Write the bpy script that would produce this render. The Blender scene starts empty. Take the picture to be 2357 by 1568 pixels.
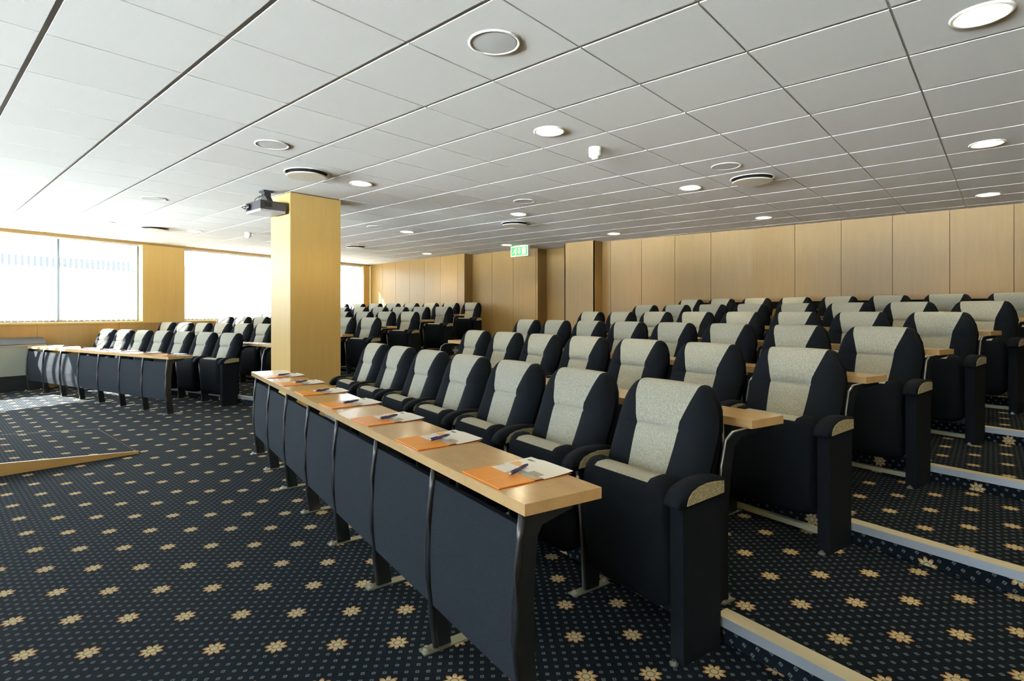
import bpy, bmesh, math, random
from mathutils import Vector, Matrix

S = bpy.context.scene
COL = S.collection
random.seed(7)
# ------------------------------------------------------------------ camera, world, sun, exposure
F_PX, CX, HY, EYE = 1273.0, 1178.5, 717.0, 1.26      # focal length and horizon in the 2357x1568 frame
YAW = math.radians(48.21)
cam_d = bpy.data.cameras.new('camera')
cam = bpy.data.objects.new('camera', cam_d); COL.objects.link(cam); S.camera = cam
cam_d.sensor_fit = 'HORIZONTAL'; cam_d.sensor_width = 36.0
cam_d.lens = F_PX / 2357 * 36.0
cam_d.shift_x = 0.0
cam_d.shift_y = -(784.0 - HY) / 2357.0
cam_d.clip_start = 0.05; cam_d.clip_end = 300
cam.location = (0, 0, EYE)
cam.rotation_euler = (math.pi / 2, 0, -YAW)

wd = bpy.data.worlds.new('sky'); S.world = wd; wd.use_nodes = True
SKY_STRENGTH = 180.0
bg = wd.node_tree.nodes['Background']
bg.inputs[1].default_value = SKY_STRENGTH
_wt = wd.node_tree; _tc = _wt.nodes.new('ShaderNodeTexCoord'); _sx = _wt.nodes.new('ShaderNodeSeparateXYZ')
_wr = _wt.nodes.new('ShaderNodeValToRGB'); _wm = _wt.nodes.new('ShaderNodeMapRange')
_wt.links.new(_tc.outputs['Generated'], _sx.inputs[0]); _wt.links.new(_sx.outputs[2], _wm.inputs[0])
_wm.inputs[1].default_value = -1; _wm.inputs[2].default_value = 1
_wt.links.new(_wm.outputs[0], _wr.inputs[0]); _wt.links.new(_wr.outputs[0], bg.inputs[0])
_e = _wr.color_ramp.elements                                  # strong glow below the horizon, added to light the ceiling; hazy sky above
_e[0].position = .455; _e[0].color = (.93, .97, 1.0, 1)
_e[1].position = .48; _e[1].color = (.078, .090, .105, 1)

sun_d = bpy.data.lights.new('sun', 'SUN'); sun_d.energy = 100.0; sun_d.angle = 0.009
sun_d.color = (1.0, 0.96, 0.90)
sun = bpy.data.objects.new('sun', sun_d); COL.objects.link(sun)
sun.location = (-4, 20, 14)
sun.rotation_euler = Vector((0.50, -1.0, -1.10)).to_track_quat('-Z', 'Y').to_euler()

SPOT = 42.0
LAMP = 60.0            # downlight disc emission
S.view_settings.view_transform = 'Standard'; S.view_settings.look = 'None'
S.view_settings.gamma = 1.0; S.view_settings.use_curve_mapping = False
S.view_settings.exposure = 0.12
S.cycles.max_bounces = 8; S.cycles.diffuse_bounces = 5; S.cycles.glossy_bounces = 3
S.cycles.transparent_max_bounces = 8; S.cycles.transmission_bounces = 4
S.cycles.sample_clamp_indirect = 6.0
S.cycles.caustics_reflective = False; S.cycles.caustics_refractive = False

# ------------------------------------------------------------------ node helpers / materials
def mat(name, color=(.5, .5, .5), rough=.5, metal=0.0, spec=.5, emit=None, es=0.0, sheen=0.0, coat=0.0):
    m = bpy.data.materials.new(name); m.use_nodes = True
    b = m.node_tree.nodes['Principled BSDF']
    b.inputs['Base Color'].default_value = (*color, 1)
    b.inputs['Roughness'].default_value = rough
    b.inputs['Metallic'].default_value = metal
    b.inputs['Specular IOR Level'].default_value = spec
    if sheen: b.inputs['Sheen Weight'].default_value = sheen
    if coat: b.inputs['Coat Weight'].default_value = coat; b.inputs['Coat Roughness'].default_value = .15
    if emit:
        b.inputs['Emission Color'].default_value = (*emit, 1); b.inputs['Emission Strength'].default_value = es
    return m
class NT:
    def __init__(s, m): s.t = m.node_tree; s.n = s.t.nodes; s.l = s.t.links; s.b = s.n['Principled BSDF']
    def new(s, typ, **k):
        n = s.n.new(typ)
        for a, v in k.items(): setattr(n, a, v)
        return n
    def put(s, sock, v):
        if hasattr(v, 'is_output') or isinstance(v, bpy.types.NodeSocket): s.l.new(v, sock)
        else: sock.default_value = v
    def m(s, op, a, b=0.0, c=0.0):
        n = s.new('ShaderNodeMath', operation=op)
        s.put(n.inputs[0], a); s.put(n.inputs[1], b); s.put(n.inputs[2], c)
        return n.outputs[0]
    def mix(s, f, a, b):
        n = s.new('ShaderNodeMix', data_type='RGBA')
        s.put(n.inputs[0], f)
        s.put(n.inputs[6], a if not isinstance(a, tuple) else (*a, 1)); s.put(n.inputs[7], b if not isinstance(b, tuple) else (*b, 1))
        return n.outputs[2]
    def noise(s, vec, scale, detail=3.0, rough=.5):
        n = s.new('ShaderNodeTexNoise'); n.inputs['Scale'].default_value = scale
        n.inputs['Detail'].default_value = detail; n.inputs['Roughness'].default_value = rough
        s.l.new(vec, n.inputs['Vector']); return n.outputs[0]
    def mapped(s, vec, scale):
        n = s.new('ShaderNodeMapping'); n.inputs['Scale'].default_value = scale
        s.l.new(vec, n.inputs['Vector']); return n.outputs[0]
    def coord(s, which='Object'): return s.new('ShaderNodeTexCoord').outputs[which]
    def ramp(s, f, lo, hi):
        n = s.new('ShaderNodeMapRange'); s.put(n.inputs[0], f)
        n.inputs[1].default_value = lo; n.inputs[2].default_value = hi
        return n.outputs[0]
    def bump(s, h, strength, dist):
        n = s.new('ShaderNodeBump'); n.inputs['Strength'].default_value = strength
        n.inputs['Distance'].default_value = dist; s.l.new(h, n.inputs['Height'])
        s.l.new(n.outputs[0], s.b.inputs['Normal'])

def wood(name, c1, c2, rough=.32, scale=(9, 9, .7), island=True, coat=0.0):
    m = mat(name, c1, rough, coat=coat); t = NT(m)
    co = t.coord('Object'); v = t.mapped(co, scale)
    n1 = t.noise(v, 2.2, 5, .6); n2 = t.noise(v, 14, 3, .6)
    f = t.m('ADD', t.m('MULTIPLY', n1, .7), t.m('MULTIPLY', n2, .3))
    f = t.ramp(f, .32, .68)
    if island:
        g = t.new('ShaderNodeNewGeometry')
        f = t.m('ADD', t.m('MULTIPLY', f, .6), t.m('MULTIPLY', g.outputs['Random Per Island'], .4))
    col = t.mix(f, c1, c2)
    t.l.new(col, t.b.inputs['Base Color'])
    return m

M = {}
M['maple'] = wood('maple_veneer', (.345, .218, .078), (.275, .168, .054), .36)
M['maple_pillar'] = wood('maple_veneer_plain', (.62, .42, .145), (.56, .37, .12), .32, island=False)
M['maple_top'] = wood('maple_desktop', (.66, .45, .22), (.56, .36, .16), .2, (2.5, 9, 9), False, .4)
M['maple'].node_tree.nodes['Principled BSDF'].inputs['Specular IOR Level'].default_value = .35
M['groove'] = mat('panel_groove', (.10, .05, .02), .7)
M['oak_edge'] = wood('ramp_oak', (.52, .32, .11), (.42, .24, .07), .4, (1.2, 9, 9), False)
M['tile'] = mat('ceiling_tile', (.74, .74, .725), .9, spec=.2)
_t = NT(M['tile']); _c = _t.coord('Object')
_g = _t.new('ShaderNodeNewGeometry')
_f = _t.m('ADD', _t.m('MULTIPLY', _g.outputs['Random Per Island'], .6), _t.m('MULTIPLY', _t.noise(_c, 220, 2), .4))
_t.l.new(_t.mix(_f, (.71, .71, .695), (.78, .78, .765)), _t.b.inputs['Base Color'])
M['tbar'] = mat('ceiling_bar', (.55, .55, .53), .45)
M['white_plastic'] = mat('white_plastic', (.80, .80, .76), .4)
M['cream_plastic'] = mat('vent_cream', (.70, .66, .56), .5)
M['grey_grille'] = mat('speaker_grille', (.60, .60, .60), .6)
M['black_void'] = mat('dark_slot', (.01, .01, .01), .8)
M['lamp'] = mat('lamp_glow', (1, 1, 1), .5, emit=(1.0, .86, .55), es=LAMP)
M['black_metal'] = mat('black_metal', (.007, .0085, .011), .33, spec=.6)
M['silver_edge'] = mat('silver_edge', (.35, .37, .40), .35, metal=.8)
M['black_plastic'] = mat('black_plastic', (.018, .02, .024), .4)
M['steel'] = mat('zinc_steel', (.62, .64, .62), .3, metal=.9)
M['foot_brass'] = mat('foot_plate_steel', (.30, .32, .24), .4, metal=.7)
M['nosing_top'] = mat('nosing_insert', (.52, .47, .33), .55)
M['nosing_face'] = mat('nosing_aluminium', (.45, .50, .56), .38, metal=.6)
M['strip'] = mat('riser_strip', (.60, .60, .42), .5)
M['orange'] = mat('orange_card', (.85, .32, .035), .35)
M['orange_pale'] = mat('orange_card_pale', (.86, .45, .13), .35)
M['red_edge'] = mat('folder_underside', (.35, .05, .02), .5)
M['paper'] = mat('white_paper', (.93, .94, .93), .5)
M['grey_print'] = mat('grey_print', (.38, .40, .38), .5)
M['dark_print'] = mat('dark_print', (.08, .09, .09), .5)
M['purple'] = mat('purple_plastic', (.03, .015, .12), .25)
M['unit_cream'] = mat('fan_coil_enamel', (.36, .39, .33), .4)
M['unit_dark'] = mat('fan_coil_grille', (.02, .024, .026), .45)
M['proj'] = mat('projector_black', (.02, .021, .026), .35)
M['proj_light'] = mat('projector_grey', (.45, .46, .50), .35)
M['lens'] = mat('lens_glass', (.02, .02, .03), .05, spec=1.0)
M['sign_green'] = mat('sign_green', (.02, .30, .06), .4, emit=(.03, .42, .09), es=.5)
M['sign_pale'] = mat('sign_pictogram', (.75, .95, .6), .4, emit=(.7, 1.0, .5), es=.8)
M['mullion'] = mat('window_frame_dark', (.09, .11, .12), .4)
M['vane'] = mat('blind_vane', (.82, .83, .82), .7)
_t = NT(M['vane'])
_tr = _t.new('ShaderNodeBsdfTranslucent'); _tr.inputs[0].default_value = (.8, .8, .78, 1)
_mx = _t.new('ShaderNodeMixShader'); _mx.inputs[0].default_value = .5
_t.l.new(_t.b.outputs[0], _mx.inputs[1]); _t.l.new(_tr.outputs[0], _mx.inputs[2])
_t.l.new(_mx.outputs[0], _t.n['Material Output'].inputs[0])
M['glass'] = bpy.data.materials.new('window_glass'); M['glass'].use_nodes = True
_n = M['glass'].node_tree; _n.nodes.remove(_n.nodes['Principled BSDF'])
_a = _n.nodes.new('ShaderNodeBsdfTransparent'); _a.inputs[0].default_value = (.95, .97, .96, 1)
_b = _n.nodes.new('ShaderNodeBsdfGlossy'); _b.inputs['Roughness'].default_value = .02
_x = _n.nodes.new('ShaderNodeMixShader'); _x.inputs[0].default_value = .05
_n.links.new(_a.outputs[0], _x.inputs[1]); _n.links.new(_b.outputs[0], _x.inputs[2]); _n.links.new(_x.outputs[0], _n.nodes['Material Output'].inputs[0])

def fabric(name, c1, c2, scale, rough=.85, bump=.3, stretch=(1, 1, .4), sheen=.3):
    m = mat(name, c1, rough, spec=.12, sheen=sheen); t = NT(m)
    m.node_tree.nodes['Principled BSDF'].inputs['Sheen Roughness'].default_value = .5
    co = t.mapped(t.coord('Object'), stretch)
    n = t.noise(co, scale, 2, .5); f = t.ramp(n, .40, .62)
    t.l.new(t.mix(f, c1, c2), t.b.inputs['Base Color'])
    t.bump(f, bump, .003); return m
M['cream'] = fabric('beige_weave', (.33, .325, .26), (.45, .445, .37), 230, bump=.5, stretch=(1, 1, .35), sheen=.15)
M['olive'] = fabric('beige_weave_side', (.27, .235, .13), (.40, .36, .23), 150, bump=.5, stretch=(1, .35, 1), sheen=.1)
M['dark'] = fabric('charcoal_fabric', (.0032, .0048, .0076), (.0056, .0080, .0122), 500, bump=.15, sheen=.0)
M['panel_fab'] = fabric('slate_fabric', (.009, .0125, .0175), (.014, .019, .026), 420, bump=.2, sheen=.0)

def carpet():
    m = mat('patterned_carpet', (.012, .02, .03), .95, spec=.1, sheen=.0); t = NT(m)
    uv = t.coord('UV'); sp = t.new('ShaderNodeSeparateXYZ'); t.l.new(uv, sp.inputs[0])
    x, y = sp.outputs[0], sp.outputs[1]
    P, Q = .2335, .2262
    p = t.m('MULTIPLY', t.m('ADD', x, y), .70710678); q = t.m('MULTIPLY', t.m('SUBTRACT', y, x), .70710678)
    p = t.m('ADD', p, 46.7 - 2.125 + P * .5); q = t.m('ADD', q, 45.24 - 1.900 + Q * .5)
    pf = t.m('DIVIDE', p, P); qf = t.m('DIVIDE', q, Q)
    a = t.m('MULTIPLY', t.m('SUBTRACT', t.m('FRACT', pf), .5), P); b = t.m('MULTIPLY', t.m('SUBTRACT', t.m('FRACT', qf), .5), Q)
    r = t.m('SQRT', t.m('ADD', t.m('MULTIPLY', a, a), t.m('MULTIPLY', b, b)))
    ang = t.m('ARCTAN2', b, a)
    c4 = t.m('ABSOLUTE', t.m('COSINE', t.m('MULTIPLY', ang, 4.0)))
    lim = t.m('MULTIPLY', t.m('ADD', t.m('MULTIPLY', t.m('POWER', c4, .8), .62), .38), .0415)
    fl = t.m('LESS_THAN', r, lim)
    ring = t.m('MULTIPLY', t.m('GREATER_THAN', r, .0125), t.m('LESS_THAN', r, .0165))
    fl = t.m('MULTIPLY', fl, t.m('SUBTRACT', 1.0, t.m('MULTIPLY', ring, .7)))
    p6 = t.m('SUBTRACT', t.m('FRACT', t.m('ADD', t.m('MULTIPLY', pf, 6.0), .0)), .5)
    q6 = t.m('SUBTRACT', t.m('FRACT', t.m('ADD', t.m('MULTIPLY', qf, 6.0), .0)), .5)
    d = t.m('MAXIMUM', t.m('ABSOLUTE', p6), t.m('ABSOLUTE', q6))
    dot = t.m('MULTIPLY', t.m('LESS_THAN', d, .175), t.m('SUBTRACT', 1.0, t.m('MULTIPLY', t.m('LESS_THAN', d, .075), .8)))
    dot = t.m('MULTIPLY', dot, t.m('GREATER_THAN', r, .050))
    nz = t.noise(uv, 900, 2, .6)
    base = t.mix(nz, (.0018, .0040, .0065), (.004, .0078, .0125))
    col = t.mix(dot, base, (.088, .105, .112))
    rust = t.m('GREATER_THAN', t.m('ADD', t.m('DIVIDE', r, .041), t.m('MULTIPLY', nz, .9)), 1.22)
    col = t.mix(fl, col, t.mix(rust, (.50, .41, .24), (.30, .14, .05)))
    t.l.new(col, t.b.inputs['Base Color'])
    t.bump(nz, .4, .002)
    return m
M['carpet'] = carpet()

def brick():
    m = mat('pale_brick', (.7, .6, .55), .9); t = NT(m)
    n = t.new('ShaderNodeTexBrick'); n.inputs['Scale'].default_value = 4.0
    n.inputs['Color1'].default_value = (.040, .030, .028, 1); n.inputs['Color2'].default_value = (.05, .038, .034, 1); n.inputs['Mortar'].default_value = (.055, .05, .05, 1)
    t.l.new(t.coord('Object'), n.inputs[0]); t.l.new(n.outputs[0], t.b.inputs['Base Color']); return m
M['brick'] = brick()
M['added_yard'] = mat('added_yard_pale', (.32, .32, .31), .95)
M['roof'] = mat('roof_coping', (.02, .022, .025), .9, spec=.1)
M['far_glass'] = mat('far_window_glass', (.012, .028, .038), .4)
M['far_white'] = mat('far_white_trim', (.2, .2, .2), .6)

# ------------------------------------------------------------------ mesh helpers
def obj(name, bm, m, parent=None, smooth=False, bevel=0.0, seg=2):
    if bevel:
        es = [e for e in bm.edges if len(e.link_faces) == 2 and e.calc_face_angle(0) > .6]
        bmesh.ops.bevel(bm, geom=es, offset=bevel, segments=seg, profile=.5, affect='EDGES', clamp_overlap=True)
    bmesh.ops.recalc_face_normals(bm, faces=bm.faces[:])
    me = bpy.data.meshes.new(name); bm.to_mesh(me); bm.free()
    for mm in (m if isinstance(m, (list, tuple)) else [m]): me.materials.append(mm)
    if smooth:
        for p in me.polygons: p.use_smooth = True
    o = bpy.data.objects.new(name, me); COL.objects.link(o)
    if parent: o.parent = parent
    return o
def BM(): return bmesh.new()
def box(bm, x0, x1, y0, y1, z0, z1, mi=0, mtx=None):
    co = [(x0, y0, z0), (x1, y0, z0), (x1, y1, z0), (x0, y1, z0), (x0, y0, z1), (x1, y0, z1), (x1, y1, z1), (x0, y1, z1)]
    v = [bm.verts.new(mtx @ Vector(c) if mtx else c) for c in co]
    for f in ((0, 3, 2, 1), (4, 5, 6, 7), (0, 1, 5, 4), (1, 2, 6, 5), (2, 3, 7, 6), (3, 0, 4, 7)):
        bm.faces.new([v[i] for i in f]).material_index = mi
def cyl(bm, c, r, z0, z1, n=24, r2=None, mi=0, cap=True):
    r2 = r if r2 is None else r2
    a = [bm.verts.new((c[0] + r * math.cos(2 * math.pi * i / n), c[1] + r * math.sin(2 * math.pi * i / n), z0)) for i in range(n)]
    b = [bm.verts.new((c[0] + r2 * math.cos(2 * math.pi * i / n), c[1] + r2 * math.sin(2 * math.pi * i / n), z1)) for i in range(n)]
    for i in range(n): bm.faces.new((a[i], a[(i + 1) % n], b[(i + 1) % n], b[i])).material_index = mi
    if cap: bm.faces.new(a[::-1]).material_index = mi; bm.faces.new(b).material_index = mi
def lathe(bm, c, prof, n=32, mi=0):
    rings = []
    for r, z in prof:
        rings.append([bm.verts.new((c[0] + r * math.cos(2 * math.pi * i / n), c[1] + r * math.sin(2 * math.pi * i / n), z)) for i in range(n)] if r > 1e-6 else [bm.verts.new((c[0], c[1], z))])
    for A, B in zip(rings, rings[1:]):
        for i in range(n):
            j = (i + 1) % n
            if len(A) == 1 and len(B) == 1: continue
            if len(A) == 1: f = (A[0], B[j], B[i])
            elif len(B) == 1: f = (A[i], A[j], B[0])
            else: f = (A[i], A[j], B[j], B[i])
            bm.faces.new(f).material_index = mi
def tube(bm, pts, r, n=8, mi=0):
    pts = [Vector(p) for p in pts]; rings = []
    for i, p in enumerate(pts):
        d = (pts[min(i + 1, len(pts) - 1)] - pts[max(i - 1, 0)]).normalized()
        a = d.cross(Vector((0, 0, 1)))
        if a.length < .05: a = d.cross(Vector((1, 0, 0)))
        a.normalize(); b = d.cross(a).normalized()
        rings.append([bm.verts.new(p + r * (math.cos(2 * math.pi * k / n) * a + math.sin(2 * math.pi * k / n) * b)) for k in range(n)])
    for A, B in zip(rings, rings[1:]):
        for k in range(n): bm.faces.new((A[k], A[(k + 1) % n], B[(k + 1) % n], B[k])).material_index = mi
    bm.faces.new(rings[0][::-1]).material_index = mi; bm.faces.new(rings[-1]).material_index = mi
def prism_x(bm, pts, x0, x1, mi=0):                       # (y,z) outline pushed along x
    a = [bm.verts.new((x0, y, z)) for y, z in pts]; b = [bm.verts.new((x1, y, z)) for y, z in pts]
    n = len(pts)
    for i in range(n): bm.faces.new((a[i], a[(i + 1) % n], b[(i + 1) % n], b[i])).material_index = mi
    bm.faces.new(a[::-1]).material_index = mi; bm.faces.new(b).material_index = mi
def prism_z(bm, pts, z0, z1, mi=0):
    a = [bm.verts.new((x, y, z0)) for x, y in pts]; b = [bm.verts.new((x, y, z1)) for x, y in pts]
    n = len(pts)
    for i in range(n): bm.faces.new((a[i], a[(i + 1) % n], b[(i + 1) % n], b[i])).material_index = mi
    bm.faces.new(a[::-1]).material_index = mi; bm.faces.new(b).material_index = mi
def empty(name, loc, rz, label, cat, group=None):
    o = bpy.data.objects.new(name, None); COL.objects.link(o); o.empty_display_size = .1
    o.location = loc; o.rotation_euler = (0, 0, rz)
    return tag(o, label, cat, group)
def tag(o, label, cat, group=None):
    o['label'] = label; o['category'] = cat
    if group: o['group'] = group
    return o
def struct(o): o['kind'] = 'structure'; return o
def copy_tree(o, parent=None):
    c = o.copy(); COL.objects.link(c); c.parent = parent
    for ch in o.children: copy_tree(ch, c)
    return c
def delete_tree(o):
    for ch in list(o.children): delete_tree(ch)
    bpy.data.objects.remove(o)
ORD = ['first', 'second', 'third', 'fourth', 'fifth', 'sixth', 'seventh', 'eighth', 'ninth']

# ------------------------------------------------------------------ layout constants
ZC = 2.569
XF, YR = -9.0, -3.0                                         # front wall, right wall
WU = Vector((.9795, .2016)); WN = Vector((-.2016, .9795)); WL = Vector((5.0, 12.54))   # window wall line, outward normal
class Block:
    def __init__(s, O, r, D, o, n, c):
        s.O = Vector(O); s.r = Vector(r); s.u = Vector((r[1], -r[0])); s.D = D; s.o = o; s.n = n; s.c = c
        s.rz = math.atan2(-s.r.y, -s.r.x)
    def base(s, k): return s.O + s.u * s.D * k + s.r * PITCH * s.o[k]
PITCH, H = .574, .0994
NEAR = Block((2.274, 1.079), (.2312, .9729), 1.126, [0, .062, .124, .174, .214, .282], [7, 7, 8, 8, 8, 8], -.097)
FAR = Block((3.182, 8.115), (-.2016, .9795), 1.066, [0, -.733, -.964, -.853, -.807, -.775], [7, 8, 8, 8, 8, 8], -.075)
def isect(p, d, q, e):
    den = d.x * e.y - d.y * e.x; w = q - p
    return p + d * ((w.x * e.y - w.y * e.x) / den)

# ------------------------------------------------------------------ floor and tiers (one carpeted structure)
BACK = [(8.95, 13.35), (8.62, 9.15), (8.87, 9.15), (8.90, 7.24), (9.20, 7.24), (9.20, 6.33), (8.60, 6.33), (8.60, 5.66), (8.88, 5.66), (9.09, 3.0), (9.09, YR)]
def wallpt(k): return WL + WU * k
bm = BM(); uvl = bm.loops.layers.uv.new('UVMap')
def face(pts, uvs):
    f = bm.faces.new([bm.verts.new(p) for p in pts])
    for l, t in zip(f.loops, uvs): l[uvl].uv = t
def back_x(y): return 9.32
flo = [(XF, YR), (9.3, YR), (9.3, 13.47), tuple(isect(WL, WU, Vector((XF, 0)), Vector((0, 1))))]
face([(x, y, 0) for x, y in flo], flo)
step_pts = []
for k in range(1, 6):
    pn = NEAR.O + NEAR.u * (NEAR.c + NEAR.D * (k - 1)); pf = FAR.O + FAR.u * (FAR.c + FAR.D * (k - 1))
    I = isect(pn, NEAR.r, pf, FAR.r)
    A = isect(pn, NEAR.r, Vector((0, YR)), Vector((1, 0)))
    B = isect(pf, FAR.r, WL, WU)
    step_pts.append((A, I, B))
    z0, z1 = (k - 1) * H, k * H
    top = [A, I, B, Vector((9.3, 13.47)), Vector((9.3, YR))]
    if k == 5: pass
    face([(p.x, p.y, z1) for p in top][::-1], [tuple(p) for p in top][::-1])
    for a, b, uu in ((A, I, NEAR.u), (I, B, FAR.u)):
        face([(a.x, a.y, z0), (b.x, b.y, z0), (b.x, b.y, z1), (a.x, a.y, z1)],
             [tuple(a - uu * (z1 - z0)), tuple(b - uu * (z1 - z0)), tuple(b), tuple(a)])
struct(obj('floor', bm, M['carpet']))
# step nosings and pale strips at the riser bases
ti = 1
for k, (A, I, B) in enumerate(step_pts, 1):
    z = k * H
    bm = BM()
    nb = NEAR.base(k - 1) + NEAR.u * NEAR.c                    # the near block's nosing is only in the aisles
    for a, b, blk in ((A, nb - NEAR.r * .285, NEAR), (nb + NEAR.r * (NEAR.n[k - 1] * PITCH - .2), I, NEAR), (I, B, FAR)):
        d = (b - a).normalized(); uu = blk.u
        L = (b - a).length
        mt = Matrix(((d.x, uu.x, 0, a.x), (d.y, uu.y, 0, a.y), (0, 0, 1, 0), (0, 0, 0, 1)))
        box(bm, 0, L, -.014, .052, z - .001, z + .005, 0, mt)
        box(bm, 0, L, -.016, -.001, z - .034, z + .004, 1, mt)
    struct(obj('trim_%d' % ti, bm, [M['nosing_top'], M['nosing_face']])); ti += 1
    bm = BM()
    for blk, kk in ((NEAR, k - 1), (FAR, k - 1)):
        if kk == 0: continue
        else: r0, r1 = -.24, blk.n[kk] * PITCH - .3
        b0 = blk.base(kk) + blk.u * blk.c
        mt = Matrix(((blk.r.x, blk.u.x, 0, b0.x), (blk.r.y, blk.u.y, 0, b0.y), (0, 0, 1, 0), (0, 0, 0, 1)))
        box(bm, r0, r1, -.035, -.0005, z - H + .0005, z - H + .027, 0, mt)
    if k == 1: bm.free(); continue
    struct(obj('trim_%d' % ti, bm, M['strip'])); ti += 1

# ------------------------------------------------------------------ ceiling
bm = BM()
gx0, gy0 = .4686, 2.775
for i in range(-17, 16):
    for j in range(-11, 20):
        x0, y0 = gx0 + .6 * i, gy0 + .6 * j
        if x0 + .6 < XF - .6 or y0 + .6 < YR - .6: continue
        box(bm, x0 + .012, x0 + .588, y0 + .005, y0 + .595, ZC, ZC + .012)
def clip(bm, co, no):
    bmesh.ops.bisect_plane(bm, geom=bm.verts[:] + bm.edges[:] + bm.faces[:], dist=1e-5, plane_co=co, plane_no=no, clear_outer=True)
for co, no in (((WL.x, WL.y, 0), (WN.x, WN.y, 0)), ((XF, 0, 0), (-1, 0, 0)), ((0, YR, 0), (0, -1, 0)), ((9.3, 0, 0), (1, 0, 0))): clip(bm, co, no)
c4 = tuple(isect(WL, WU, Vector((XF, 0)), Vector((0, 1))))
f = bm.faces.new([bm.verts.new((x, y, ZC + .007)) for x, y in ((XF, YR), (9.3, YR), (9.3, 13.42), c4)]); f.material_index = 1
struct(obj('ceiling', bm, [M['tile'], M['tbar']]))

# ------------------------------------------------------------------ panelled walls
def panel_run(bm, a, b, inward, z0, z1, w, first=None, mi=0):
    a, b = Vector(a), Vector(b); d = b - a; L = d.length; d.normalize(); n = Vector(inward).normalized()
    mt = Matrix(((d.x, n.x, 0, a.x), (d.y, n.y, 0, a.y), (0, 0, 1, 0), (0, 0, 0, 1)))
    cuts = [0.0]; s = first if first is not None else w
    while s < L - .05: cuts.append(s); s += w
    cuts.append(L)
    for s0, s1 in zip(cuts, cuts[1:]):
        box(bm, s0 + (.003 if s0 > 0 else 0), s1 - (.003 if s1 < L else 0), -.018, 0, z0, z1, mi, mt)
    box(bm, .03, L - .03, -.06, -.019, z0, z1, 1, mt)
bm = BM()
seams = [(0, None, .66), (1, None, 9), (2, .62, .62), (3, None, 9), (4, .46, .62), (5, None, 9), (6, None, 9), (7, None, 9), (8, .17, .614), (9, None, .614)]
for i, first, w in seams:
    a, b = Vector(BACK[i]), Vector(BACK[i + 1]); d = (b - a).normalized()
    n = Vector((d.y, -d.x))
    if i in (0, 2, 4, 6, 8, 9) and n.x > 0: n = -n
    if i in (1, 3, 5, 7):
        # returns facing -Y (1,3,7) ; 5 faces +Y
        n = Vector((0, 1)) if i == 5 else Vector((0, -1))
    panel_run(bm, BACK[i], BACK[i + 1], n, 0, ZC + .004, w, first)
struct(obj('wall_back', bm, [M['maple'], M['groove']]))
bm = BM(); box(bm, XF, 9.3, YR - .1, YR, 0, ZC + .01); struct(obj('wall_right', bm, M['maple_pillar']))
FW0, FW1, FZ0, FZ1 = -1.5, c4[1] - 3.0, .45, 2.45  # opening for the added front windows
bm = BM()
box(bm, XF - .1, XF, YR, c4[1], 0, FZ0); box(bm, XF - .1, XF, YR, c4[1], FZ1, ZC + .01)
box(bm, XF - .1, XF, YR, FW0, FZ0, FZ1); box(bm, XF - .1, XF, FW1, c4[1], FZ0, FZ1)
struct(obj('wall_front', bm, M['maple_pillar']))

# window wall: frame local x = along WU, y = inward (towards the room), origin at WL
IN = -WN
WM = Matrix(((WU.x, IN.x, 0, WL.x), (WU.y, IN.y, 0, WL.y), (0, 0, 1, 0), (0, 0, 0, 1)))
SILL, HEAD = 1.075, 2.525
K0, K1 = -14.3, 4.1
GL = -.17                                                    # glass plane set back
bm = BM()
s = K0
while s < K1:
    e = min(s + 1.2, K1); box(bm, s + .003, e - .003, -.20, 0, 0, SILL - .03, 0, WM); s = e
box(bm, K0, K1, -.26, -.201, 0, SILL - .03, 1, WM)
box(bm, K0, K1, -.26, .004, HEAD, ZC + .012, 0, WM)
struct(obj('wall_left', bm, [M['maple'], M['groove']]))
bm = BM(); box(bm, K0, K1, -.26, .012, SILL - .03, SILL, 0, WM); struct(obj('trim_20', bm, M['maple_pillar']))
bm = BM()
box(bm, -1.90, -1.12, -.24, 0.0, SILL, HEAD, 0, WM)
struct(obj('trim_21', bm, M['maple_pillar']))
bm = BM(); box(bm, 3.78, K1, -.24, 0.0, SILL, HEAD, 0, WM); struct(obj('trim_22', bm, M['maple_pillar']))
# pillar
bm = BM(); box(bm, 2.88, 3.49, 5.81, 6.27, 0, ZC - .012); o = struct(obj('wall_pillar', bm, M['maple_pillar'], bevel=.003, seg=1))
bm = BM(); box(bm, 2.895, 3.475, 5.825, 6.255, ZC - .012, ZC + .006); struct(obj('trim_23', bm, M['groove']))

def window(n, ka, kb, mull):
    bm = BM()
    box(bm, ka, kb, GL - .02, GL + .02, SILL, SILL + .035, 0, WM); box(bm, ka, kb, GL - .02, GL + .02, HEAD - .03, HEAD, 0, WM)
    for k in [ka + .012] + mull + [kb - .012]: box(bm, k - .015, k + .015, GL - .025, GL + .025, SILL + .035, HEAD - .03, 0, WM)
    w = struct(obj('window_%d' % n, bm, M['mullion']))
    bm = BM(); box(bm, ka + .01, kb - .01, GL - .004, GL + .004, SILL + .03, HEAD - .025, 0, WM)
    obj('glass', bm, M['glass'], w)
window(1, K0 + .1, -1.90, [-3.16 - 1.26 * i for i in range(9)])
window(2, -1.12, 3.78, [0.01, 1.27, 2.53])
bm = BM(); n_ = 8  # unseen front-wall windows, added to brighten the ceiling
for i in range(n_ + 1):
    y = FW0 + (FW1 - FW0) * i / n_; box(bm, XF - .07, XF - .03, y - .02, y + .02, FZ0, FZ1)
box(bm, XF - .07, XF - .03, FW0, FW1, FZ0, FZ0 + .04); box(bm, XF - .07, XF - .03, FW0, FW1, FZ1 - .04, FZ1)
w3 = struct(obj('window_3', bm, M['mullion']))
bm = BM(); box(bm, XF - .055, XF - .047, FW0, FW1, FZ0 + .03, FZ1 - .03); obj('glass', bm, M['glass'], w3)
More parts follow.
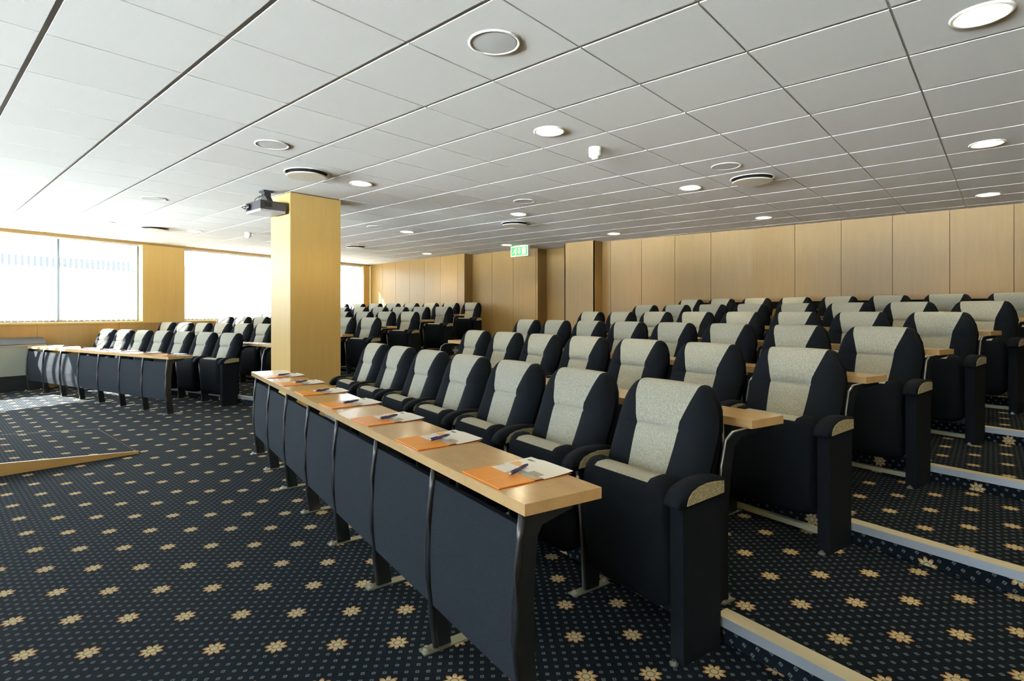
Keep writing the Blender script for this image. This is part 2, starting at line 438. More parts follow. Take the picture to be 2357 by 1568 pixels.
def blind(label, ka, kb, step=.083):
    w = empty('vertical_blind', (WL.x, WL.y, 0), math.atan2(WU.y, WU.x), label, 'blind', 'vertical window blinds')
    bm = BM(); box(bm, ka, kb, .065, .10, HEAD - .035, HEAD - .002)         # local y here points outward, so flip below
    def flip(b):
        for v in b.verts: v.co.y = -v.co.y
    bm2 = BM(); wt = BM(); k = ka + .05; a = math.radians(84)
    while k < kb - .03:
        ca, sa = math.cos(a) * .044, math.sin(a) * .044
        for p, q in (((k - ca, -.075 - sa), (k + ca, -.075 + sa)),):
            vs = [bm2.verts.new((p[0], p[1], SILL + .02)), bm2.verts.new((q[0], q[1], SILL + .02)), bm2.verts.new((q[0], q[1], HEAD - .035)), bm2.verts.new((p[0], p[1], HEAD - .035))]
            bm2.faces.new(vs)
            box(wt, -.001, .001, -.042, .042, SILL + .015, SILL + .05, 0, Matrix.Translation((k, -.075, 0)) @ Matrix.Rotation(a - math.pi / 2, 4, 'Z'))
        k += step
    ret = bmesh.ops.solidify(bm2, geom=bm2.faces[:], thickness=.0008)
    # WU frame in world: rotation by atan2(WU) gives local y = outward normal, so inside is negative y ... keep vanes between glass and room face
    for b in (bm, bm2, wt):
        for v in b.verts: v.co.y = -v.co.y if b is bm else v.co.y + .15
    for v in bm.verts: v.co.y = v.co.y + .16
    obj('headrail', bm, M['white_plastic'], w); obj('vanes', bm2, M['vane'], w)
    o = obj('vane_weights', wt, mat('blind_weight', (.03, .03, .03), .6), w); o['kind'] = 'stuff'
blind('white vertical blind with open vanes in the window left of the wooden pier', -5.6, -1.93)
blind('white vertical blind in the window between the wooden pier and the back wall', -1.09, 3.75)

# ------------------------------------------------------------------ added yard, and the building outside
bm = BM(); box(bm, -14.2, 120, -200, -.6, -4.1, -4.0, 0, WM); struct(obj('floor_outside_added', bm, M['added_yard']))  # unseen ground slab, added to shape the light entering the left windows
bd = empty('brick_building', (WL.x - 3, WL.y + 17, 0), math.atan2(WU.y, WU.x), 'pale brick building with blue windows and a dark roof edge outside the window', 'building')
bm = BM(); box(bm, -16, 13, 0, 6, -4, 3.25); obj('wall', bm, M['brick'], bd)
bm = BM(); box(bm, -16.2, 13.2, -.2, 6.2, 3.15, 3.55); obj('roof_edge', bm, M['roof'], bd)
for i in range(7):
    x = -13.5 + i * 3.6
    bm = BM(); box(bm, x, x + 1.5, -.04, .02, .3, 2.2); w = obj('window', bm, M['far_white'], bd)
    bm = BM(); box(bm, x + .1, x + 1.4, -.06, -.041, .4, 1.2); box(bm, x + .1, x + 1.4, -.06, -.041, 1.28, 2.1); obj('pane', bm, M['far_glass'], w)

# ------------------------------------------------------------------ ceiling fittings
def gpt(i, j): return (gx0 + .6 * i, gy0 + .6 * j)
lampm = None
def downlight(p, label):
    w = empty('downlight', (p[0], p[1], ZC), 0, label, 'ceiling light', 'recessed round downlights')
    bm = BM(); lathe(bm, (0, 0), [(.112, .002), (.116, -.006), (.108, -.010), (.094, -.008), (.090, .000), (.087, -.001)], 40); obj('rim', bm, M['white_plastic'], w, True)
    bm = BM(); lathe(bm, (0, 0), [(.0, -.0035), (.088, -.0035), (.0885, .0005), (0, .0005)], 40); obj('lamp_disc', bm, M['lamp'], w)
    ld = bpy.data.lights.get('bulb') or bpy.data.lights.new('bulb', 'SPOT')
    ld.energy = SPOT; ld.spot_size = math.radians(128); ld.spot_blend = .55; ld.shadow_soft_size = .06; ld.color = (1.0, .84, .50)
    lo = bpy.data.objects.new('bulb', ld); COL.objects.link(lo); lo.parent = w; lo.location = (0, 0, -.012)
    return w
LIGHTS = [(4.54, -4.49, 'largest bright downlight, at the top right corner of the ceiling'),
          (4.5, -.51, 'bright downlight nearest the smoke detector with the long shadow'),
          (8.68, -4.44, 'bright downlight second from the top in the right-hand line of three'),
          (4.53, 3.57, 'bright downlight beside the top of the wooden pillar'),
          (8.58, -.48, 'bright downlight beside the round vent on the right half of the ceiling'),
          (12.82, -4.38, 'bright downlight close to the back wall at the far right'),
          (8.56, 3.52, 'bright downlight just above the round vent in the middle distance'),
          (12.7, -.42, 'bright downlight near the back wall above the near seating block'),
          (8.6, 7.6, 'bright downlight between the pillar top and the exit sign'),
          (12.66, 3.56, 'bright downlight near the wall block right of the exit sign'),
          (4.68, 11.8, 'pale downlight above the window pier on the left'),
          (12.62, 11.65, 'small downlight nearest the far corner of the room'),
          (12.6, 7.57, 'small downlight just left of the green exit sign'),
          (.5, -4.5, 'downlight in the ceiling right of the camera, outside the photo')]
for i, j, lb in LIGHTS: downlight(gpt(i, j), lb)
def speaker(p, label):
    w = empty('ceiling_speaker', (p[0], p[1], ZC), 0, label, 'speaker', 'flush round ceiling speakers')
    bm = BM(); lathe(bm, (0, 0), [(.128, .002), (.130, -.004), (.120, -.007), (.112, -.004), (.110, .0)], 40); obj('rim', bm, M['white_plastic'], w, True)
    bm = BM(); lathe(bm, (0, 0), [(.109, -.0005), (.107, -.004), (.0, -.006)], 40); obj('grille', bm, M['grey_grille'], w)
for i, j, lb in [(2.47, -1.53, 'largest flush round speaker, at the top centre of the ceiling'), (2.52, 2.53, 'round flush speaker ahead of the round vent by the pillar'),
                 (7.55, -1.49, 'round flush speaker beside the round vent on the right'), (2.57, 7.66, 'round flush speaker left of the projector'),
                 (7.53, 2.48, 'round flush speaker in the middle of the ceiling above the exit sign'), (2.66, 11.8, 'round flush speaker nearest the windows on the left'),
                 (7.5, 7.5, 'faint round flush speaker right of the pillar top')]:
    speaker(gpt(i, j), lb)
def vent(p, label):
    w = empty('ceiling_vent', (p[0], p[1], ZC), 0, label, 'vent', 'round disc air vents')
    bm = BM(); lathe(bm, (0, 0), [(.200, .002), (.204, -.004), (.198, -.008), (.190, -.006), (.188, .0)], 48); obj('collar', bm, M['white_plastic'], w, True)
    bm = BM(); lathe(bm, (0, 0), [(.187, -.001), (.14, -.003), (.12, -.03), (0, -.03)], 40); obj('dark_slot', bm, M['black_void'], w, True)
    bm = BM(); lathe(bm, (0, 0), [(0, -.031), (.178, -.031), (.184, -.036), (.181, -.041), (.174, -.043), (0, -.044)], 48); obj('disc', bm, M['cream_plastic'], w)
for px, lb in [((2.60, 4.92), 'large round disc vent in front of the wooden pillar'), ((5.62, 1.86), 'round disc vent on the right half of the ceiling'),
               ((2.74, 9.95), 'round disc vent above the left window'), ((6.14, 5.43), 'round disc vent in the middle distance, left of the exit sign line'),
               ((6.2, 9.75), 'round disc vent right of the pillar near the far window')]:
    vent(px, lb)
def detector(p, label):
    w = empty('smoke_detector', (p[0], p[1], ZC), 0, label, 'smoke detector', 'white smoke detectors')
    bm = BM(); lathe(bm, (0, 0), [(.050, .001), (.052, -.004), (.052, -.028), (.046, -.030), (.046, -.034), (.052, -.036), (.050, -.066), (.044, -.074), (.0, -.074)], 32); obj('base', bm, M['white_plastic'], w, True)
    bm = BM(); lathe(bm, (0, 0), [(.030, -.073), (.029, -.088), (.022, -.094), (.0, -.094)], 24); obj('sensor_cap', bm, M['white_plastic'], w, True)
detector((3.74, 2.45), 'white smoke detector with a long shadow, right of centre'); detector((3.93, 9.4), 'small white smoke detector left of the pillar')

# exit sign
ex = empty('exit_sign', (8.30, 7.20, ZC), 0, 'green and white running man exit sign hanging before the back wall', 'exit sign')
bm = BM(); box(bm, -.03, .03, -.225, .225, -.215, -.012); obj('casing', bm, M['white_plastic'], ex, bevel=.006)
bm = BM(); box(bm, -.012, .012, -.15, .15, -.014, 0); obj('bracket', bm, M['white_plastic'], ex)
bm = BM(); box(bm, -.034, -.0305, -.205, .205, -.198, -.03); obj('green_face', bm, M['sign_green'], ex)
def flat(bm, pts, x=-.037):                                   # pts (right as seen, up) -> local (-y, z)
    prism = [(-p[0], p[1]) for p in pts]
    a = [bm.verts.new((x, y, z)) for y, z in prism]; b = [bm.verts.new((x + .0025, y, z)) for y, z in prism]
    bm.faces.new(a); bm.faces.new(b[::-1]); n = len(a)
    for i in range(n): bm.faces.new((a[i], a[(i + 1) % n], b[(i + 1) % n], b[i]))
bm = BM(); flat(bm, [(.085, -.18), (.165, -.18), (.165, -.045), (.085, -.045)]); obj('door_symbol', bm, M['sign_pale'], ex)
bm = BM(); flat(bm, [(-.005, -.06), (.015, -.06), (.015, -.12), (.040, -.12), (.005, -.165), (-.030, -.12), (-.005, -.12)]); obj('arrow_symbol', bm, M['sign_pale'], ex)
bm = BM()
flat(bm, [(-.085, -.05), (-.068, -.05), (-.062, -.062), (-.070, -.074), (-.085, -.072), (-.090, -.062)])
flat(bm, [(-.115, -.078), (-.080, -.078), (-.060, -.105), (-.072, -.108), (-.088, -.095), (-.095, -.118), (-.070, -.150), (-.080, -.182), (-.093, -.180), (-.088, -.155), (-.112, -.132), (-.145, -.150), (-.168, -.145), (-.168, -.133), (-.145, -.136), (-.125, -.118), (-.112, -.093), (-.135, -.105), (-.142, -.098)])
obj('running_man', bm, M['sign_pale'], ex)

# projector
pj = empty('ceiling_projector', (2.70, 6.0, ZC), 0, 'black ceiling projector on a bracket beside the wooden pillar', 'projector')
bm = BM(); box(bm, -.14, .14, -.18, .18, -.225, -.135); o = obj('body', bm, M['proj'], pj, bevel=.018, seg=3)
bm = BM(); box(bm, -.135, .135, -.17, .175, -.250, -.222); obj('lower_shell', bm, M['proj_light'], o, bevel=.012, seg=3)
bm = BM(); box(bm, -.10, -.02, -.184, -.178, -.20, -.155); obj('port_panel', bm, M['black_void'], o)
bm = BM(); tube(bm, [(-.142, .09, -.185), (-.168, .09, -.185)], .038, 20); obj('lens', bm, M['lens'], o, True)
bm = BM(); box(bm, -.05, .05, -.06, .06, -.022, 0); box(bm, -.035, .035, -.04, .04, -.06, -.022)
prism_x(bm, [(-.045, -.06), (.045, -.06), (.12, -.137), (-.12, -.137)], -.03, .03)
obj('bracket', bm, M['proj'], pj, bevel=.003, seg=1)
bm = BM(); tube(bm, [(-.06, .0, -.06), (-.10, .04, -.10), (-.09, .09, -.13), (-.12, .13, -.16), (-.16, .15, -.17), (-.19, .17, -.18), (-.15, .175, -.195), (-.12, .16, -.20)], .005, 6)
tube(bm, [(-.04, -.03, -.04), (-.08, -.02, -.09), (-.07, .03, -.14)], .004, 6); obj('cable', bm, M['black_plastic'], pj, True)

# ------------------------------------------------------------------ fan coil unit under the window
fc = empty('fan_coil_unit', (WL.x, WL.y, 0), math.atan2(WU.y, WU.x), 'cream and black fan coil heater against the window wall at the left edge', 'heater')
def wbox(bm, a, b, y0, y1, z0, z1): box(bm, a, b, -y1, -y0, z0, z1)       # y measured inwards from the wall
bm = BM(); wbox(bm, -6.3, -3.46, .005, .165, .245, .72); obj('casing', bm, M['unit_cream'], fc, bevel=.004, seg=1)
bm = BM(); prism_x(bm, [(-.005, .725), (-.175, .725), (-.175, .74), (-.06, .835), (-.005, .835)], -6.32, -3.44); obj('top_grille', bm, M['unit_dark'], fc, bevel=.003, seg=1)
bm = BM(); wbox(bm, -6.32, -3.44, .01, .178, .718, .727); obj('top_edge', bm, M['steel'], fc)
bm = BM(); wbox(bm, -6.28, -3.48, .02, .14, .0, .243)
for i in range(9): wbox(bm, -6.28, -3.48, .14, .160, .03 + .023 * i, .042 + .023 * i)
obj('plinth_grille', bm, M['unit_dark'], fc)

# ------------------------------------------------------------------ ramp on the left
RX, RY0, RY1 = 1.45, 5.73, 7.14
def rz_(x): return .022 + (RX - x) * .082
rp = empty('carpeted_ramp', (0, 0, 0), 0, 'low carpeted ramp with wooden edges on the floor at the left', 'ramp')
bm = BM(); uvl = bm.loops.layers.uv.new('UVMap'); xa = -3.2
zt = lambda x: min(rz_(x), .22)
xs = [xa, RX - .20 / .082 + .022 / .082, RX - .02]
f = bm.faces.new([bm.verts.new((x, y, zt(x) + .001)) for x, y in ((xs[0], RY0 + .025), (xs[1], RY0 + .025), (xs[1], RY1 - .012), (xs[0], RY1 - .012))])
g = bm.faces.new([bm.verts.new((x, y, zt(x) + .001)) for x, y in ((xs[1], RY0 + .025), (xs[2], RY0 + .025), (xs[2], RY1 - .012), (xs[1], RY1 - .012))])
for ff in (f, g):
    for l in ff.loops: l[uvl].uv = (l.vert.co.x + .05, l.vert.co.y + .03)
ret = bmesh.ops.extrude_face_region(bm, geom=[f, g])
for v in [e for e in ret['geom'] if isinstance(e, bmesh.types.BMVert)]: v.co.z -= .012
obj('carpet_top', bm, M['carpet'], rp)
def side(y0, y1, name):
    b = BM(); pts = [(xa, 0), (RX, 0), (RX, zt(RX)), (xs[1], zt(xs[1])), (xa, zt(xa))]
    A = [b.verts.new((x, y0, z)) for x, z in pts]; B = [b.verts.new((x, y1, z)) for x, z in pts]
    b.faces.new(A); b.faces.new(B[::-1])
    for i in range(len(A)): b.faces.new((A[i], A[(i + 1) % 5], B[(i + 1) % 5], B[i]))
    obj(name, b, M['oak_edge'], rp, bevel=.002, seg=1)
side(RY0, RY0 + .024, 'side_board'); side(RY1 - .012, RY1, 'side_board')
bm = BM(); box(bm, RX - .02, RX - .012, RY0 + .025, RY1 - .012, 0, .0225); obj('toe_board', bm, M['groove'], rp)

# ------------------------------------------------------------------ the auditorium chair
def smooth(t): t = max(0, min(1, t)); return t * t * (3 - 2 * t)
COLS = [-1, -.965, -.9, -.82, -.72, -.6, -.5, -.38, -.2, 0, .2, .38, .5, .6, .72, .82, .9, .965, 1]
def loft(prof, fn, closed):
    bmd, bmc = BM(), BM()
    pts = [[fn(a, yy, h) for yy, h in prof] for a in COLS]
    def grid(b, c0, c1, test):
        V = {}
        def vert(i, j):
            if (i, j) not in V: V[(i, j)] = b.verts.new(pts[i][j])
            return V[(i, j)]
        n = len(prof); last = n if closed else n - 1
        for i in range(c0, c1):
            for j in range(last):
                if test(i, j): b.faces.new((vert(i, j), vert(i + 1, j), vert(i + 1, (j + 1) % n), vert(i, (j + 1) % n)))
        return vert
    return bmd, bmc, grid, pts
BACK_PROF = [(1, h) for h in (0, .1, .22, .34, .46, .54, .59, .605, .62, .635, .65, .70, .78, .86)] + [(.99, .91), (.93, .955), (.80, .98), (.55, .995), (.2, 1), (-.2, 1), (-.55, .995), (-.8, .98), (-.95, .95), (-1, .9)] + [(-1, h) for h in (.75, .5, .25, 0)]
N_BACK_CREAM = 23
ZB, ZT = .47, .959
def back_fn(a, yy, h):
    s = 1 if a >= 0 else -1; aa = abs(a)
    W = .2525 * (1 - .20 * max(0, (h - .62) / .38) ** 3)
    C = .092 + .018 * smooth(h / .6) + .047 * smooth((h - .6) / .4)
    x = C * aa / .5 if aa <= .5 else C + (W - C) * (1 - (1 - (aa - .5) / .5) ** 1.15)
    T = .115 * (1 - .25 * h)
    e = (max(0.0, 1 - aa ** 6)) ** .5
    th = T * (.30 + .70 * e)
    z = ZB + (ZT - ZB - .022 * aa ** 3 - .045 * aa ** 9) * h
    y = -.165 * (1 - h) ** 1.05 - .012
    yo = y + .02 * (1 - e) - yy * th / 2
    if yy > 0:
        if aa > .5: yo -= .024 * math.sin(math.pi * (aa - .5) / .5) * (1 - h ** 4) * yy
        k = max(0, 1 - aa * 1.2)
        yo += .017 * math.exp(-((h - .62) / .014) ** 2) * (1 - .75 * min(1, aa / .5) ** 4 if aa <= .5 else .25 * max(0, 1 - (aa - .5) * 6)) * yy
        yo -= .012 * smooth((h - .62) / .08) * (1 - smooth((h - .85) / .15)) * (1 if aa < .6 else max(0, 1 - (aa - .6) * 3)) * yy
        yo -= .010 * smooth((.62 - h) / .08) * math.sin(math.pi * min(1, h / .62)) * (1 if aa < .5 else 0) * yy
    return (s * x, yo, z)
SEAT_PROF = [(1, h) for h in (.12, .3, .5, .7, .84)] + [(.97, .92), (.85, .97), (.6, .995), (.25, 1), (-.25, 1), (-.6, .99), (-.85, .965), (-.97, .92), (-1, .84)] + [(-1, h) for h in (.6, .35, .15)] + [(-.9, .05), (-.6, .01), (0, 0), (.6, .01), (.9, .05)]
def seat_fn(a, yy, h):
    s = 1 if a >= 0 else -1; aa = abs(a)
    x = .145 * aa / .5 if aa <= .5 else .145 + (.228 - .145) * (1 - (1 - (aa - .5) / .5) ** 1.2)
    e = (max(0.0, 1 - aa ** 7)) ** .5
    th = .13 * (.25 + .75 * e)
    z0, z1 = .13, .625
    z = z0 + .055 * aa ** 5 + (z1 - z0 - .115 * aa ** 6) * h
    if aa > .5 and h > .85: z += .016 * math.sin(math.pi * min(1, (aa - .5) / .4)) * (h - .85) / .15
    y = -.255 - .03 * h + .012 * (1 - e) - yy * th / 2
    if yy > 0: y -= .022 * math.sin(math.pi * h) * yy
    return (s * x, y, z)
def build_chair_parts(root, end_panel, far_arm):
    # backrest
    bmd, bmc, grid, pts = loft(BACK_PROF, back_fn, False)
    inner = lambda i, j: 6 <= i < 12 and j < N_BACK_CREAM
    grid(bmd, 0, len(COLS) - 1, lambda i, j: not inner(i, j))
    grid(bmc, 6, 12, lambda i, j: j < N_BACK_CREAM)
    for i in (0, len(COLS) - 1):
        bmd.faces.new([bmd.verts.new(p) for p in pts[i]])
    bmd.faces.new([bmd.verts.new(pts[i][0]) for i in range(len(COLS))] + [bmd.verts.new(pts[i][-1]) for i in reversed(range(len(COLS)))])
    bmesh.ops.remove_doubles(bmd, verts=bmd.verts[:], dist=1e-5)
    b = obj('backrest', bmd, M['dark'], root, True)
    obj('back_cushion', bmc, M['cream'], b, True)
    # tipped-up seat
    bmd, bmc, grid, pts = loft(SEAT_PROF, seat_fn, True)
    inner = lambda i, j: 6 <= i < 12 and 6 <= j < 16
    grid(bmd, 0, len(COLS) - 1, lambda i, j: not inner(i, j))
    grid(bmc, 6, 12, lambda i, j: 6 <= j < 16)
    for i in (0, len(COLS) - 1): bmd.faces.new([bmd.verts.new(p) for p in pts[i]])
    bmesh.ops.remove_doubles(bmd, verts=bmd.verts[:], dist=1e-5)
    s = obj('seat', bmd, M['dark'], root, True)
    obj('seat_cushion', bmc, M['cream'], s, True)
    # support beam under the seat
    bm = BM(); box(bm, -PITCH / 2 + .02, PITCH / 2 - .03, -.165, -.125, .30, .35); obj('beam', bm, M['black_metal'], root, bevel=.006)
    def arm(x, end):
        bm = BM(); w = .031
        prism_x(bm, [(-.11, .572), (-.11, .634), (-.16, .641), (-.21, .644), (-.255, .643), (-.295, .637), (-.33, .627), (-.355, .613), (-.373, .594), (-.381, .572), (-.379, .564), (-.366, .558), (-.33, .559), (-.22, .567)], x - w, x + w)
        a = obj('armrest', bm, M['dark'], root, True, bevel=.012, seg=3)
        for s in (1, -1):
            bm = BM(); x0 = x + s * (w - .002); x1 = x + s * (w + .003)
            prism_x(bm, [(-.114, .577), (-.114, .622), (-.17, .629), (-.22, .630), (-.265, .624), (-.30, .612), (-.320, .594), (-.328, .576), (-.330, .566), (-.22, .572)], min(x0, x1), max(x0, x1))
            obj('armrest_side', bm, M['olive'], a, bevel=.0015, seg=1)
        if end:
            bm = BM(); prism_x(bm, [(-.345, .0), (-.35, .562), (-.22, .569), (-.115, .574), (-.13, .0)], x - .028, x + .028)
            e = obj('end_panel', bm, M['dark'], root, bevel=.012, seg=3)
            bm = BM(); cyl(bm, (x, -.362), .016, .0, .006, 16); cyl(bm, (x, -.362), .009, .006, .016, 6); obj('floor_bolt', bm, M['steel'], e)
        else:
            bm = BM(); prism_x(bm, [(-.27, .004), (-.285, .3), (-.31, .552), (-.20, .562), (-.17, .3), (-.19, .004)], x - .013, x + .013)
            e = obj('standard', bm, M['black_metal'], root, bevel=.005, seg=2)
            bm = BM(); tube(bm, [(x, -.272, .01), (x, -.287, .3), (x, -.312, .55)], .007, 8); obj('front_edge', bm, M['silver_edge'], e, True)
            bm = BM(); box(bm, x - .022, x + .022, -.345, -.125, .0, .005); obj('foot_plate', bm, M['foot_brass'], e)
            bm = BM()
            for yy in (-.33, -.14): cyl(bm, (x, yy), .013, .005, .009, 12); cyl(bm, (x, yy), .008, .009, .017, 6)
            obj('bolts', bm, M['steel'], e)
    arm(PITCH / 2, end_panel)
    if far_arm: arm(-PITCH / 2, False)
protos = {}
for key, (ep, fa) in {'end': (True, False), 'mid': (False, False), 'far': (False, True)}.items():
    r = bpy.data.objects.new('auditorium_chair', None); COL.objects.link(r); r.empty_display_size = .1
    build_chair_parts(r, ep, fa); protos[key] = r
def chairs(blk, bname, tail):
    for k in range(6):
        b0 = blk.base(k)
        for j in range(blk.n[k]):
            key = 'end' if j == 0 else ('far' if j == blk.n[k] - 1 else 'mid')
            c = copy_tree(protos[key]); p = b0 + blk.r * PITCH * j
            c.location = (p.x, p.y, k * H); c.rotation_euler = (0, 0, blk.rz)
            where = 'tip-up chair at the aisle end' if j == 0 else '%s tip-up chair from the aisle' % ORD[j]
            tag(c, 'beige and black %s, %s row of the %s block' % (where, ('front', 'second', 'third', 'fourth', 'fifth', 'rear')[k], bname),
                'chair', 'chairs in the %s row of the %s block' % (('front', 'second', 'third', 'fourth', 'fifth', 'rear')[k], bname))
chairs(NEAR, 'near right-hand', ''); chairs(FAR, 'far window-side', '')
for p in protos.values(): delete_tree(p)

# ------------------------------------------------------------------ long desks
def foot(e, y0, y1):
    bm = BM(); box(bm, -.024, .024, y0, y1, .0, .005); f = obj('foot_plate', bm, M['foot_brass'], e)
    bm = BM()
    for yy in (y0 + .018, y1 - .018): cyl(bm, (0, yy), .015, .005, .009, 14); cyl(bm, (0, yy), .009, .009, .019, 6)
    obj('bolts', bm, M['steel'], f)
def make_leg(front):
    fr, w = (([(.010, .672), (.000, .60), (-.010, .50), (-.015, .40), (-.013, .28), (-.002, .14), (.018, .004)], [.058] * 7) if front else
             ([(.02, .672), (-.10, .668), (-.145, .640), (-.175, .54), (-.19, .36), (-.195, .18), (-.19, .004)], [.05] * 7))
    bm = BM()
    bk = [(y + ww, z) for (y, z), ww in zip(fr, w)]
    if front: bk[0] = (.20, .672); bk.insert(1, (.19, .655)); bk.insert(2, (.075, .63))
    else: bk = [(.19, .672), (.185, .655), (-.05, .645), (-.10, .61), (-.125, .50), (-.14, .36), (-.145, .18), (-.14, .004)]
    prism_x(bm, fr + bk[::-1], -.010, .010)
    leg = obj('leg', bm, M['black_metal'] if front else M['dark'], None, bevel=.003, seg=1)
    bm = BM(); tube(bm, [(0, y, z) for y, z in fr], .013 if front else .0055, 10); obj('front_edge', bm, M['black_metal'] if front else M['silver_edge'], leg, True)
    foot(leg, fr[-1][0] - (.06 if front else .0), fr[-1][0] + (.17 if front else .075))
    return leg
LEGA, LEGB = make_leg(True), make_leg(False)
def make_panel():
    bm = BM(); w = PITCH / 2 - .016
    n = 8; outline = [(.006, .635), (-.004, .56), (-.012, .46), (-.016, .36), (-.012, .25), (-.004, .172), (.028, .168), (.018, .25), (.014, .36), (.018, .46), (.026, .56), (.036, .63)]
    prism_x(bm, outline, -w, w)
    return obj('modesty_panel', bm, M['panel_fab'], None, bevel=.009, seg=3)
PANEL = make_panel()
def desk(blk, k, uf, depth, r0, r1, label, group=None, front=False):
    b0 = blk.base(k) + blk.u * uf; z = k * H
    d = empty('long_desk', (b0.x, b0.y, z), blk.rz, label, 'desk', group)
    # local x = -r, local y = u
    spans = [(r0, r0 + (r1 - r0) * .62 + .0), (r0 + (r1 - r0) * .62, r1)] if front else [(r0, r1)]
    for a, b in spans:
        bm = BM()
        e0, e1 = -a - .0008, -b + .0008; sk = .012 if a == r0 else 0
        prism_z(bm, [(e1, 0), (e0, 0), (e0 + sk, depth), (e1, depth)], .673, .708); obj('tabletop', bm, M['maple_top'], d, bevel=.005, seg=2)
    n = blk.n[k]
    for j in range(n + 1):
        l = copy_tree(LEGA if front else LEGB, d); r = PITCH * (j - .5)
        l.location = (-(r + (.012 if j == 0 else 0)), 0.0, 0)
    if front:
        for j in range(n):
            p = PANEL.copy(); COL.objects.link(p); p.parent = d; p.location = (-PITCH * j, 0, 0)
    return d
FRONT_UF, FRONT_D = -1.03, .29
desk(NEAR, 0, FRONT_UF, FRONT_D, -.30, 3.94, 'long maple-topped front desk with slate fabric panels, nearest the camera', 'front desks', True)
desk(FAR, 0, FRONT_UF, FRONT_D, -.30, 3.74, 'long maple-topped front desk with slate fabric panels by the windows', 'front desks', True)
for blk, nm in ((NEAR, 'near right-hand'), (FAR, 'far window-side')):
    for k in range(1, 6):
        desk(blk, k, -.965 if blk is NEAR else -.92, .22, -.30, PITCH * (blk.n[k] - .5) + (.1 if blk is NEAR else 0.0),
             'narrow maple desk shelf before the %s row of the %s block' % (('front', 'second', 'third', 'fourth', 'fifth', 'rear')[k], nm), 'narrow row desks')
delete_tree(LEGA); delete_tree(LEGB); bpy.data.objects.remove(PANEL)
# low rail behind the rear row
b0 = NEAR.base(5) + NEAR.u * .17
rr = empty('rear_rail', (b0.x, b0.y, 5 * H), NEAR.rz, 'low black rail standing behind the rear row of the near right-hand block', 'rail')
bm = BM(); box(bm, -4.0, -.12, 0, .05, .80, .905); obj('rail', bm, M['dark'], rr, bevel=.015, seg=3)
for x in (-3.9, -2.6, -1.3, -.2):
    bm = BM(); box(bm, x - .02, x + .02, .01, .04, 0, .80); obj('post', bm, M['black_metal'], rr)

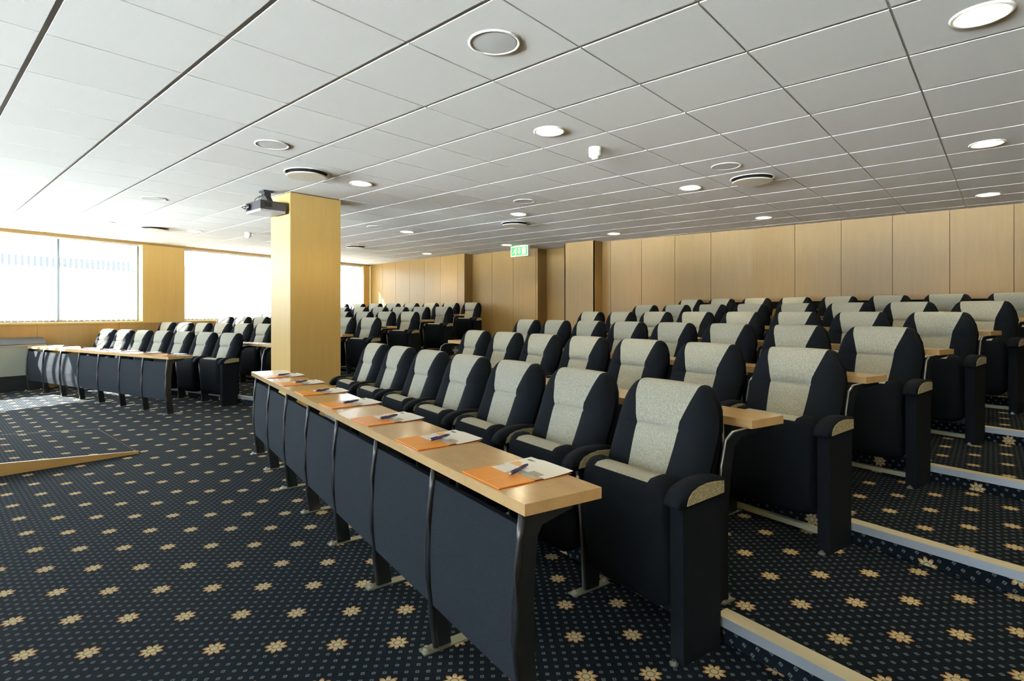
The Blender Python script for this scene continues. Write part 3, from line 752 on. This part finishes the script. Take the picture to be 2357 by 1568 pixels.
# ------------------------------------------------------------------ folders and pens
def make_folder():
    r = bpy.data.objects.new('conference_folder', None); COL.objects.link(r); r.empty_display_size = .1
    # local x = towards the aisle, y = back towards the chairs
    bm = BM(); box(bm, -.115, .115, -.145, .15, 0, .0016); obj('back_cover', bm, M['red_edge'], r)
    bm = BM(); box(bm, -.113, .113, -.145, -.005, .0018, .0045); o = obj('orange_cover', bm, M['orange'], r)
    bm = BM(); box(bm, .02, .027, -.145, -.005, .0046, .0049); obj('pale_line', bm, M['orange_pale'], o)
    bm = BM(); box(bm, -.10, -.015, -.035, .045, .0051, .0056); obj('white_card', bm, M['paper'], r)
    bm = BM(); box(bm, -.105, -.02, .046, .105, .0047, .0051); q = obj('orange_panel', bm, M['orange_pale'], r)
    bm = BM(); cyl(bm, (-.062, .075), .010, .0052, .0054, 16); box(bm, -.050, -.034, .088, .094, .0052, .0054); obj('round_mark', bm, M['paper'], q)
    bm = BM()
    xs = [-.118 + .236 * i / 6 for i in range(7)]; ys = [.03 + .125 * i / 6 for i in range(7)]
    V = [[bm.verts.new((x, y, .0046 + .006 * ((y - .03) / .125) ** 2 * (1 if x > -.05 else .4))) for y in ys] for x in xs]
    for i in range(6):
        for j in range(6): bm.faces.new((V[i][j], V[i + 1][j], V[i + 1][j + 1], V[i][j + 1]))
    rt = bmesh.ops.extrude_face_region(bm, geom=bm.faces[:])
    for v in [e for e in rt['geom'] if isinstance(e, bmesh.types.BMVert)]: v.co.z -= .0012
    w = obj('white_sheet', bm, M['paper'], r)
    bm = BM(); box(bm, -.095, -.065, .120, .130, .0062, .0075); box(bm, -.060, -.050, .123, .128, .0062, .0075); obj('printed_crest', bm, M['dark_print'], w)
    bm = BM(); box(bm, .0, .113, -.004, .030, .0046, .0052); box(bm, .03, .085, .030, .055, .0058, .0064); obj('grey_photo', bm, M['grey_print'], r)
    bm = BM()
    for i in range(5): tube(bm, [(.075, .002 + .006 * i, .0056), (.088, -.001 + .006 * i, .0058), (.100, .003 + .006 * i, .0056)], .0011, 5)
    obj('pale_figures', bm, M['orange_pale'], r)
    return r
def make_pen():
    r = bpy.data.objects.new('ballpoint_pen', None); COL.objects.link(r); r.empty_display_size = .1
    bm = BM(); tube(bm, [(-.045, 0, .0065), (.055, 0, .0065)], .0062, 12); obj('barrel', bm, M['purple'], r, True)
    bm = BM(); tube(bm, [(.055, 0, .0065), (.066, 0, .0063), (.072, 0, .0062)], .0042, 10); obj('tip', bm, M['purple'], r, True)
    bm = BM(); box(bm, -.045, -.008, -.0018, .0018, .0125, .0145); box(bm, -.048, -.042, -.003, .003, .004, .0145); obj('clip', bm, M['purple'], r, bevel=.0007, seg=1)
    bm = BM(); tube(bm, [(-.055, 0, .0065), (-.045, 0, .0065)], .004, 10); obj('button', bm, M['steel'], r, True)
    return r
FO, PE = make_folder(), make_pen()
rs = random.Random(3)
for blk, nm in ((NEAR, 'near'), (FAR, 'far window-side')):
    b0 = blk.base(0)
    for j in range(7):
        c = copy_tree(FO); p = b0 + blk.r * (PITCH * j - .03 + rs.uniform(-.01, .01)) + blk.u * (FRONT_UF + .155)
        c.location = (p.x, p.y, .7082); c.rotation_euler = (0, 0, blk.rz + rs.uniform(-.05, .05))
        wh = 'nearest its aisle end' if j == 0 else '%s from its aisle end' % ORD[j]
        tag(c, 'orange and white conference folder on the %s front desk, %s' % (nm, wh), 'folder', 'folders on the %s front desk' % nm)
        g = copy_tree(PE); p = p + blk.r * (-.012) + blk.u * .0
        g.location = (p.x, p.y, .7165); g.rotation_euler = (0, 0, math.radians(15) + (blk.rz - NEAR.rz) + rs.uniform(-.12, .12))
        tag(g, 'purple pen on the folder %s, %s front desk' % (wh.replace('its aisle', 'the aisle'), nm), 'pen', 'pens on the %s front desk' % nm)
delete_tree(FO); delete_tree(PE)
